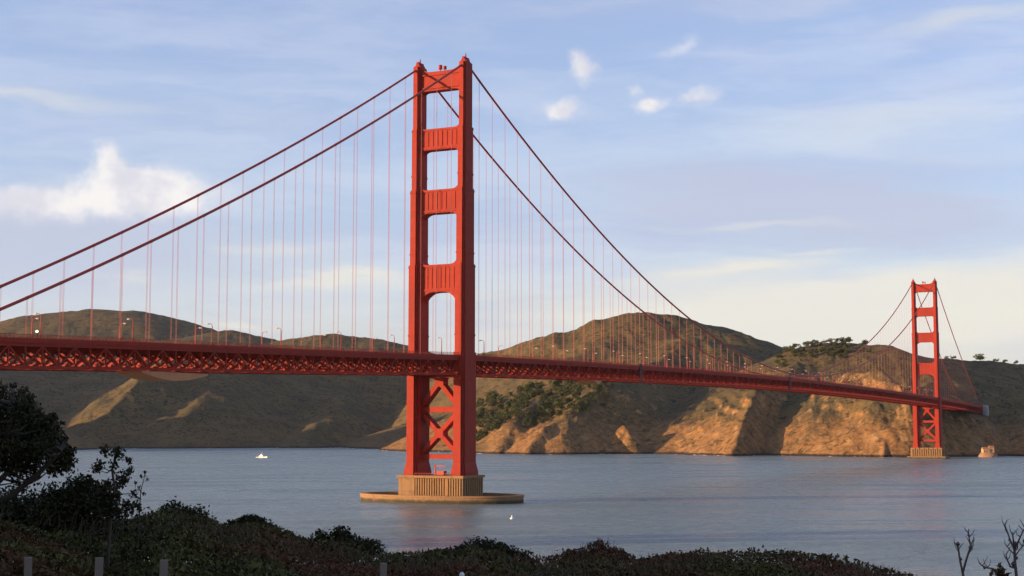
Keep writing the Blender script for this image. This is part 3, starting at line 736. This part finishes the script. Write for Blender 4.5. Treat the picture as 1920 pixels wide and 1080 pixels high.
for px, lb_ in ((1775, 'low dark bush on the skyline right beside the far tower'), (1788, 'second low skyline bush right of the far tower'), (1868, 'low skyline bush just right of the single round tree'), (1885, 'middle one of the three low skyline bushes at the right'), (1905, 'low skyline bush closest to the right edge')): q = at(px, 690, 2630); hill_tree(q[0], q[1], 8, 1.3, lb_, 'bushes on the right skyline')

# ------------------------------------------------------------------ near bluff
CX, CY = CAM[0], CAM[1]
def uw(X, Dp, z): return (CX+X*RH[0]+Dp*FH[0], CY+X*RH[1]+Dp*FH[1], z)
# silhouette heights of the scrub (photo height at about 31 m)
SIL = [(-400,930),(-100,930),(0,925),(140,950),(220,965),(270,962),(300,950),(330,944),(380,955),(430,970),(480,968),(540,985),(580,1000),(640,998),(690,1012),(740,1022),(800,1022),(860,1016),(910,1012),(960,1024),(1000,1030),(1060,1024),(1120,1016),(1160,1024),(1195,1034),(1240,1026),(1300,1020),(1400,1019),(1480,1022),(1530,1029),(1600,1041),(1660,1053),(1720,1065),(1780,1080),(1850,1098),(2000,1130),(2300,1150)]
def sil(px): return float(np.interp(px, [a for a, b in SIL], [b for a, b in SIL]))
def ground_z(X, Dp):
    base = 34.75 - .036*max(Dp, 0) - max(0, Dp-34)**1.35*.30
    if Dp > 12: base = min(base, CAM[2]-(sil(960+X/Dp*F)+34-805)/F*min(Dp, 34) - max(0, Dp-34)**1.35*.30)
    base += max(0, -X-17)*.62 if X > -75 else 58*.62  # unseen rise on the left, added to keep the sun off the foreground
    if Dp > 34: base = base if X > -20 else min(base, 34.75+max(0, -X-17)*.62-(Dp-34)*.9)
    return max(base, -3.)
m = MB(); Xs = list(np.arange(-180, -20, 8))+list(np.arange(-20, 24, 1.))+list(np.arange(24, 120, 8)); Ds = list(np.arange(-120, 8, 8))+list(np.arange(8, 46, 1.))+list(np.arange(46, 140, 5))
nx = len(Xs)
vs = [uw(X, Dp, ground_z(X, Dp)+.15*mnoise.noise((X*.3, Dp*.3, 0))) for Dp in Ds for X in Xs]
m.add(vs, [(j*nx+i, j*nx+i+1, (j+1)*nx+i+1, (j+1)*nx+i) for j in range(len(Ds)-1) for i in range(nx-1)])
tag(m.build('bluff', simple('bluff_soil', (.06, .045, .025), .95, .4, .6), smooth=True), kind='structure')

pts = []
Np = 150000
pxs = rng.uniform(-160, 2050, Np); ds = rng.uniform(17, 33, Np)
px_s = np.array([a for a, b in SIL]); py_s = np.array([b for a, b in SIL])
syl = np.interp(pxs, px_s, py_s)
ztop_edge = CAM[2]-(syl+8-805)/F*31.
Xp = (pxs-960)/F*ds
mound = np.array([mnoise.noise((x*.55, d*.45, 2.)) + .5*mnoise.noise((x*1.6, d*1.5, 7.)) for x, d in zip(Xp[:], ds[:])])
surf = ztop_edge - .02 + np.minimum(mound*.16, .03) - np.clip(ds-31, 0, 9)*.25 + np.clip(24-ds, 0, 9)*.012
surf = np.minimum(surf, CAM[2]-(syl+5+np.clip(mound*-14, -2, 16)-805)/F*ds)
fine = np.array([mnoise.noise((x*3.2, d*2.6, 12.)) for x, d in zip(Xp, ds)])
zz = surf + np.clip(fine, 0, 1)*.11 - rng.random(Np)**2*.35 + np.where(rng.random(Np) < .05, rng.random(Np)*.10, 0)
PP = np.stack([CX+Xp*RH[0]+ds*FH[0], CY+Xp*RH[1]+ds*FH[1], zz], 1)
szs = .085*(.55+1.0*np.clip(mound+.5, 0, 1)*rng.random(Np)+.3*rng.random(Np))[:, None]
o = leaf_obj('scrub', PP, szs[:, 0], M_SCRUB, aspect=.55, up=.7); tag(o, 'dense low olive and rusty brown scrub covering the bluff in the foreground', 'scrub', kind='stuff')

def branchy(m, p, d, L, r, depth, tips, spread=.5, up=.15):
    n = 3; pts_ = [Vector(p)]; dd = Vector(d).normalized()
    for i in range(n):
        dd = (dd+Vector((random.gauss(0, .12), random.gauss(0, .12), random.gauss(0, .08)+up*.2))).normalized(); pts_.append(pts_[-1]+dd*L/n)
    m.tube(pts_, [r, r*.85, r*.72, r*.6], 6, False)
    tips.append((pts_[-1], depth)); tips.append((pts_[2], depth))
    if depth > 0:
        for k in range(random.choice((2, 3))):
            nd_ = (dd+Vector((random.gauss(0, spread), random.gauss(0, spread), random.gauss(0, spread*.6)+up))).normalized()
            branchy(m, pts_[-1] if k < 2 else pts_[2], nd_, L*random.uniform(.6, .85), r*.58, depth-1, tips, spread, up)
def shrub(px, ytop, d, wpx, hpx, nleaf, leafsize, label, cat='shrub', name='shrub', mat=M_LEAFD, lobes=7, shell=.3, flat=1.0):
    """bush whose crown is about wpx by hpx photo units at distance d, top at ytop"""
    top = at(px, ytop, d); sc = d/F; wd = wpx*sc; h = hpx*sc; X = (px-960)/F*d; g_ = min(ground_z(X, d), top[2]-h*.9)
    r = empty(name, (top[0], top[1], g_))
    lb = []
    for k in range(lobes):
        a = random.uniform(-.5, .5); tz = 1-abs(a)*flat*random.uniform(.5, 1.1)
        lb.append((a*wd*.8*RH[0]+random.uniform(-.2, .2)*wd*FH[0], a*wd*.8*RH[1]+random.uniform(-.2, .2)*wd*FH[1], top[2]-g_-h*.28-(1-tz)*h*.55-random.uniform(0, .15)*h, wd*random.uniform(.15, .26), wd*random.uniform(.15, .26), h*random.uniform(.2, .28)))
    lb.append((0, 0, top[2]-g_-h*.27, wd*.2, wd*.2, h*.26))
    m = MB(); tips = []
    for k in range(5): branchy(m, (0, 0, -.2), (random.uniform(-.6, .6), random.uniform(-.6, .6), 1), h*.35+.15, .02, 2, tips, .5, .2)
    m.build('stem', M_BARK, r)
    leaf_obj('foliage', blobpts(nleaf, lb, shell), leafsize, mat, r, aspect=.6)
    tag(r, label, cat)
shrub(325, 938, 32, 150, 90, 5200, .075, 'rounded dark bush on the scrub crest, right of the leafy sapling')
shrub(470, 962, 31, 120, 60, 3000, .075, 'small bush with ragged top in the crest left of the pier')
shrub(640, 984, 31, 110, 80, 4200, .07, 'dark rounded bush standing proud of the crest below the left end of the fender')
shrub(900, 1006, 31, 170, 70, 4600, .07, 'broad dark bush on the crest below the near tower')
shrub(1120, 1011, 31, 110, 60, 3000, .07, 'brownish mounded bush on the crest right of the near tower', mat=M_LEAF)
shrub(20, 905, 26, 420, 190, 15000, .08, 'big dark bush under the tree at the left edge', lobes=12, flat=.5)
shrub(150, 880, 25, 170, 160, 7000, .075, 'dense dark bush between the tree and the sapling', lobes=9, flat=.8)

def tree_from_clumps(name, base, trunk_pts, clumps, leafsize, nper, label, mat=M_LEAFD, trunk_r=.05, cat='tree', limbs=()):
    r = empty(name, base); B = Vector(base); m = MB()
    tp = [Vector(q)-B for q in trunk_pts]; m.tube(tp, [trunk_r*(1-.6*i/(len(tp)-1)) for i in range(len(tp))], 8, False)
    for lb_ in limbs:
        lp = [Vector(q)-B for q in lb_]; m.tube(lp, [trunk_r*(.55-.35*i/(len(lp)-1)) for i in range(len(lp))], 6, False)
        tp += [a_.lerp(b_, t_) for a_, b_ in zip(lp[:-1], lp[1:]) for t_ in (.33, .66, 1)]
    P_ = []
    for c_, rad in clumps:
        cv = Vector(c_)-B; cand = [q for q in tp if q.z < cv.z+.1] or [tp[-1]]
        src = min(cand, key=lambda q: (q-cv).length); mid = src.lerp(cv, .5)+Vector((random.gauss(0, .05), random.gauss(0, .05), -.05))
        m.tube([src, mid, cv], [min(.02, trunk_r*.38), min(.013, trunk_r*.25), .005], 5, False)
        n = max(8, int(nper*(rad/.2)**2)); d = rng.normal(size=(n, 3)); d /= np.linalg.norm(d, axis=1)[:, None]
        P_.append(np.array(cv)+d*(rad*rng.random(n)**.45)[:, None])
        for q in range(3):
            v = Vector(d[q])*rad*.9; m.tube([cv, cv+v], [.007, .003], 4, False)
    m.build('trunk', M_BARK, r)
    leaf_obj('crown', np.concatenate(P_), leafsize, mat, r, aspect=.5)
    tag(r, label, cat)
# the tree cut by the left edge
d = 20.; cl = []
for _ in range(210):
    px = random.uniform(-330, 122); top_ = np.interp(px, [-330,-200,-60,0,40,60,80,105,125], [800,730,705,724,735,760,778,785,850])
    low = np.interp(px, [-330, -40, 60, 125], [900, 900, 880, 872]); py = top_+14+random.random()**1.1*(low-top_-14)
    cl.append((tuple(at(px, py, d+random.uniform(-1.3, 1.3))), random.uniform(.09, .19)))
for _ in range(34):
    px = random.uniform(-40, 140); te = float(np.interp(px, [-40,0,40,60,80,105,125,140], [716,722,733,758,783,784,830,862])); cl.append((tuple(at(px+random.uniform(-3, 8), te+random.uniform(-6, 8), d+random.uniform(-.8, .8))), random.uniform(.03, .06)))
for px, py in ((118,870),(95,880),(60,900),(30,905),(8,880),(125,842),(128,855),(40,870),(75,860),(100,840)): cl.append((tuple(at(px, py, d+random.uniform(-.5, .5))), .07))
b0 = at(-60, 805, d); tree_from_clumps('tree', (b0[0], b0[1], ground_z(-7.3, d)-.1), [(b0[0], b0[1], ground_z(-7.3, d)-.2), tuple(at(-50, 960, d)), tuple(at(-20, 900, d)), tuple(at(-40, 820, d)), tuple(at(-60, 760, d))],
                                      cl, .062, 230, 'dark bushy tree at the left edge, its crown rising over the water', trunk_r=.09,
  limbs=[[at(a0, b0_, d+e0) for a0, b0_, e0 in L_] for L_ in (((-50,960,0),(-10,910,.3),(30,870,.5),(60,830,.6),(90,800,.5)),((-50,960,0),(20,930,-.4),(70,890,-.6),(100,860,-.7),(115,845,-.7)),((-20,900,0),(0,850,-.5),(20,790,-.8),(30,755,-.8)),((-20,900,0),(-90,850,-.5),(-160,800,-.8),(-220,770,-.8)),((-50,960,0),(-120,900,.5),(-230,850,.8),(-290,820,.8))) ])
# spindly trunk visible through the gap at the left
d = 21.; cl = []
for px, py, rr in ((200,845,.07),(222,848,.08),(240,862,.055),(186,872,.07),(180,880,.06),(232,893,.085),(226,905,.07),(205,905,.05),(245,880,.05),(213,870,.06),(196,912,.06),(190,925,.09),(210,940,.09),(240,945,.07),(180,945,.1),(250,925,.05),(160,905,.09),(150,925,.1),(130,930,.1),(218,930,.05),(200,958,.1),(225,960,.08),(258,950,.06)):
    cl.append((tuple(at(px, py, d+random.uniform(-.4, .4))), rr*1.35))
b0 = at(205, 805, d); gz = ground_z((205-960)/F*d, d)
tree_from_clumps('sapling', (b0[0], b0[1], gz), [(b0[0], b0[1], gz-.2), tuple(at(208, 960, d)), tuple(at(215, 915, d)), tuple(at(210, 880, d)), tuple(at(220, 850, d))], cl, .066, 260,
                 'slender leafy sapling with gaps between its leaves, right of the left-edge tree', trunk_r=.028, cat='sapling')
cl = [(tuple(at(px, py, 23)), rr) for px, py, rr in ((272,886,.035),(266,893,.03),(276,900,.03),(262,915,.035),(270,925,.04),(258,935,.05),(254,905,.03))]
b0 = at(262, 805, 23); gz = ground_z((262-960)/F*23, 23)
tree_from_clumps('sapling', (b0[0], b0[1], gz), [(b0[0], b0[1], gz-.2), tuple(at(262, 950, 23)), tuple(at(264, 920, 23)), tuple(at(272, 890, 23))], cl, .05, 300, 'thin wispy shoot just right of the leafy sapling', trunk_r=.012, cat='sapling')

ng = 2600; gp = rng.uniform(-60, 1800, ng); gd = rng.uniform(19, 31.5, ng); gx = (gp-960)/F*gd; keep = np.array([mnoise.noise((x*.5, d*.5, 40.)) > .12 for x, d in zip(gx, gd)]); gp, gd, gx = gp[keep], gd[keep], gx[keep]
gz_ = CAM[2]-(np.interp(gp, px_s, py_s)+12-805)/F*gd-np.where(gd < 30, .08, .02); ht = rng.uniform(.02, .2, len(gp)); lean = rng.normal(0, .09, (len(gp), 2)); gw = .006
b0 = np.stack([CX+gx*RH[0]+gd*FH[0], CY+gx*RH[1]+gd*FH[1], gz_-.15], 1); tpv = b0+np.stack([lean[:, 0], lean[:, 1], ht+.1], 1); rv = RH*gw
tag(link('dry_stalks', quads_mesh('dry_stalks', np.stack([b0-rv, b0+rv, tpv+rv*.4, tpv-rv*.4], 1).reshape(-1, 3), len(gp), simple('dry_stalk', (.085, .055, .03), .8, .4, 2)), None), 'thin dry stalks standing up through the foreground scrub', 'dry stalks', kind='stuff')
# fence posts
M_POST = simple('weathered_post', (.21, .165, .125), .9, .35, 6)
for px, ty, wpx, lab in ((53, 1045, 14, 'leftmost weathered wooden fence post at the bottom edge'), (184, 1046, 15, 'second weathered fence post from the left, below the sapling'),
                         (305, 1050, 14, 'third weathered fence post from the left at the bottom edge'), (717, 1056, 11, 'weathered fence post standing alone below the pier')):
    d = 15.; t = at(px, ty, d); hw = wpx*.5*d/F; gz = ground_z((px-960)/F*d, d)
    m = MB().box(-hw, hw, -hw, hw, 0, t[2]-gz-.02); m.prism([(-hw, -hw), (hw, -hw), (hw, hw), (-hw, hw)], t[2]-gz-.02, t[2]-gz)
    o = m.build('fence_post', M_POST, None, (t[0], t[1], gz)); o.rotation_euler = (random.uniform(-.02, .02), random.uniform(-.02, .02), YAW+random.uniform(.1, .5))
    tag(o, lab, 'fence post', 'fence posts in the scrub')
t = at(866, 1073, 14); gz = ground_z(-.5, 14)
r = empty('marker_stake', (t[0], t[1], gz)); MB().tube([(0, 0, 0), (0, 0, t[2]-gz-.05)], .015, 6).build('stake', M_POST, r)
MB().tube([(0, 0, t[2]-gz-.06), (0, 0, t[2]-gz-.02), (0, 0, t[2]-gz)], [.024, .026, .012], 8).build('cap', M_WHITE, r)
tag(r, 'tiny white-capped stake at the bottom edge below the near tower', 'stake')

# bare stems at the right
M_STEM = simple('dry_stem', (.13, .085, .075), .85, .3, 20)
def stems(lines, d, lab, buds=(), leafy=()):
    zz_ = [at(l[0][0], l[0][1], d) for l in lines]; b0 = zz_[0]; gz = ground_z((lines[0][0][0]-960)/F*d, d); B = Vector((b0[0], b0[1], gz))
    r = empty('bare_shrub', tuple(B))
    for l in lines:
        pts_ = [Vector(tuple(at(px, py, d+off)))-B for px, py, off, _ in l]
        if l[0][1] >= 1080: pts_ = [Vector((pts_[0].x, pts_[0].y, -.1))]+pts_; rad = [l[0][3]]+[q[3] for q in l]
        else: rad = [q[3] for q in l]
        MB().tube(pts_, [q*.6*d/F for q in rad], 7).build('stem', M_STEM, r)
    tw = MB()
    for l in lines:
        for a_, b_ in zip(l[1:-1], l[2:]):
            for _k in range(2):
                t_ = random.random(); px = a_[0]+(b_[0]-a_[0])*t_; py = a_[1]+(b_[1]-a_[1])*t_; sg = random.choice((-1, 1))
                tw.tube([Vector(tuple(at(px, py, d+a_[2])))-B, Vector(tuple(at(px+sg*random.uniform(3, 7), py-random.uniform(4, 9), d+a_[2])))-B, Vector(tuple(at(px+sg*random.uniform(6, 11), py-random.uniform(11, 20), d+a_[2])))-B], [1.1*d/F, .8*d/F, .35*d/F], 5)
    tw.build('twig', M_STEM, r)['kind'] = 'stuff'
    bm = MB()
    for px, py, off, rr in buds:
        c_ = Vector(tuple(at(px, py, d+off)))-B; q = rr*d/F
        bm.tube([c_-Vector((0, 0, q)), c_, c_+Vector((0, 0, q*.9))], [q*.35, q, q*.3], 7)
    if buds: bm.build('bud', M_STEM, r)['kind'] = 'stuff'
    if leafy:
        P_ = np.concatenate([np.array(Vector(tuple(at(px, py, d)))-B)+rng.normal(size=(n, 3))*s_*d/F for px, py, s_, n in leafy])
        leaf_obj('foliage', P_, .035, M_LEAF, r)
    tag(r, lab, 'bare shrub')
stems([[(1806,1080,0,4.5),(1805,1072,0,4)], [(1805,1074,0,3.8),(1800,1050,.02,3.2),(1797,1030,.03,2.8),(1795,1019,.03,2.5)], [(1805,1074,0,3.8),(1811,1053,-.03,3.4),(1818,1030,-.04,3.0),(1820,1023,-.04,2.8),(1817,1008,-.03,2.2),(1816,992,-.03,1.6)]],
      6., 'small forked dry stem at the bottom right, the left one of two', buds=((1796,1020,.03,4.5),(1820,1026,-.04,4.5),(1816,1003,-.03,2.6),(1801,1048,.02,3.6)))
stems([[(1906,1082,0,5),(1903,1055,0,4.5),(1902,1030,0,4)], [(1902,1030,0,3.6),(1893,1010,.03,2.6),(1887,992,.04,2),(1884,984,.04,1.5)], [(1902,1030,0,3),(1900,1012,-.02,2.6),(1898,998,-.02,1.6)], [(1902,1030,0,3.2),(1910,1014,-.04,2.8),(1916,1000,-.05,2.2),(1922,990,-.05,1.6)],
       [(1906,1066,0,3.6),(1894,1062,.04,3.2),(1889,1050,.05,2.6),(1886,1040,.05,1.8)], [(1903,1040,0,2.4),(1896,1034,.02,2),(1888,1024,.03,1.5)], [(1880,1080,.1,3),(1862,1066,.1,2.6),(1846,1064,.1,2.4),(1836,1056,.1,1.6)], [(1902,1045,0,2.2),(1912,1030,-.02,1.9),(1922,1020,-.02,1.5)]],
      6., 'taller many-forked dry stem at the bottom right corner', buds=((1903,1020,0,5.5),(1900,1057,0,5),(1893,1012,.03,3),(1906,1046,0,3.4),(1846,1064,.1,3.4),(1921,1014,-.02,4)), leafy=((1872,1072,7,16),(1882,1078,6,12)))

# ------------------------------------------------------------------ thin sea air
hz = MB().box(-9000, 3000, -2500, 9000, -12, 620); hm = bpy.data.materials.new('sea_air'); hm.use_nodes = True
hn = NT(hm.node_tree); hn.n.clear(); pv = hn.n.new('ShaderNodeVolumePrincipled'); pv.inputs['Color'].default_value = (.86, .90, 1, 1); pv.inputs['Density'].default_value = HAZE; pv.inputs['Anisotropy'].default_value = .2
ho_ = hn.n.new('ShaderNodeOutputMaterial'); hn.l.new(pv.outputs[0], ho_.inputs['Volume'])
if HAZE > 0: tag(hz.build('haze', hm), kind='stuff')
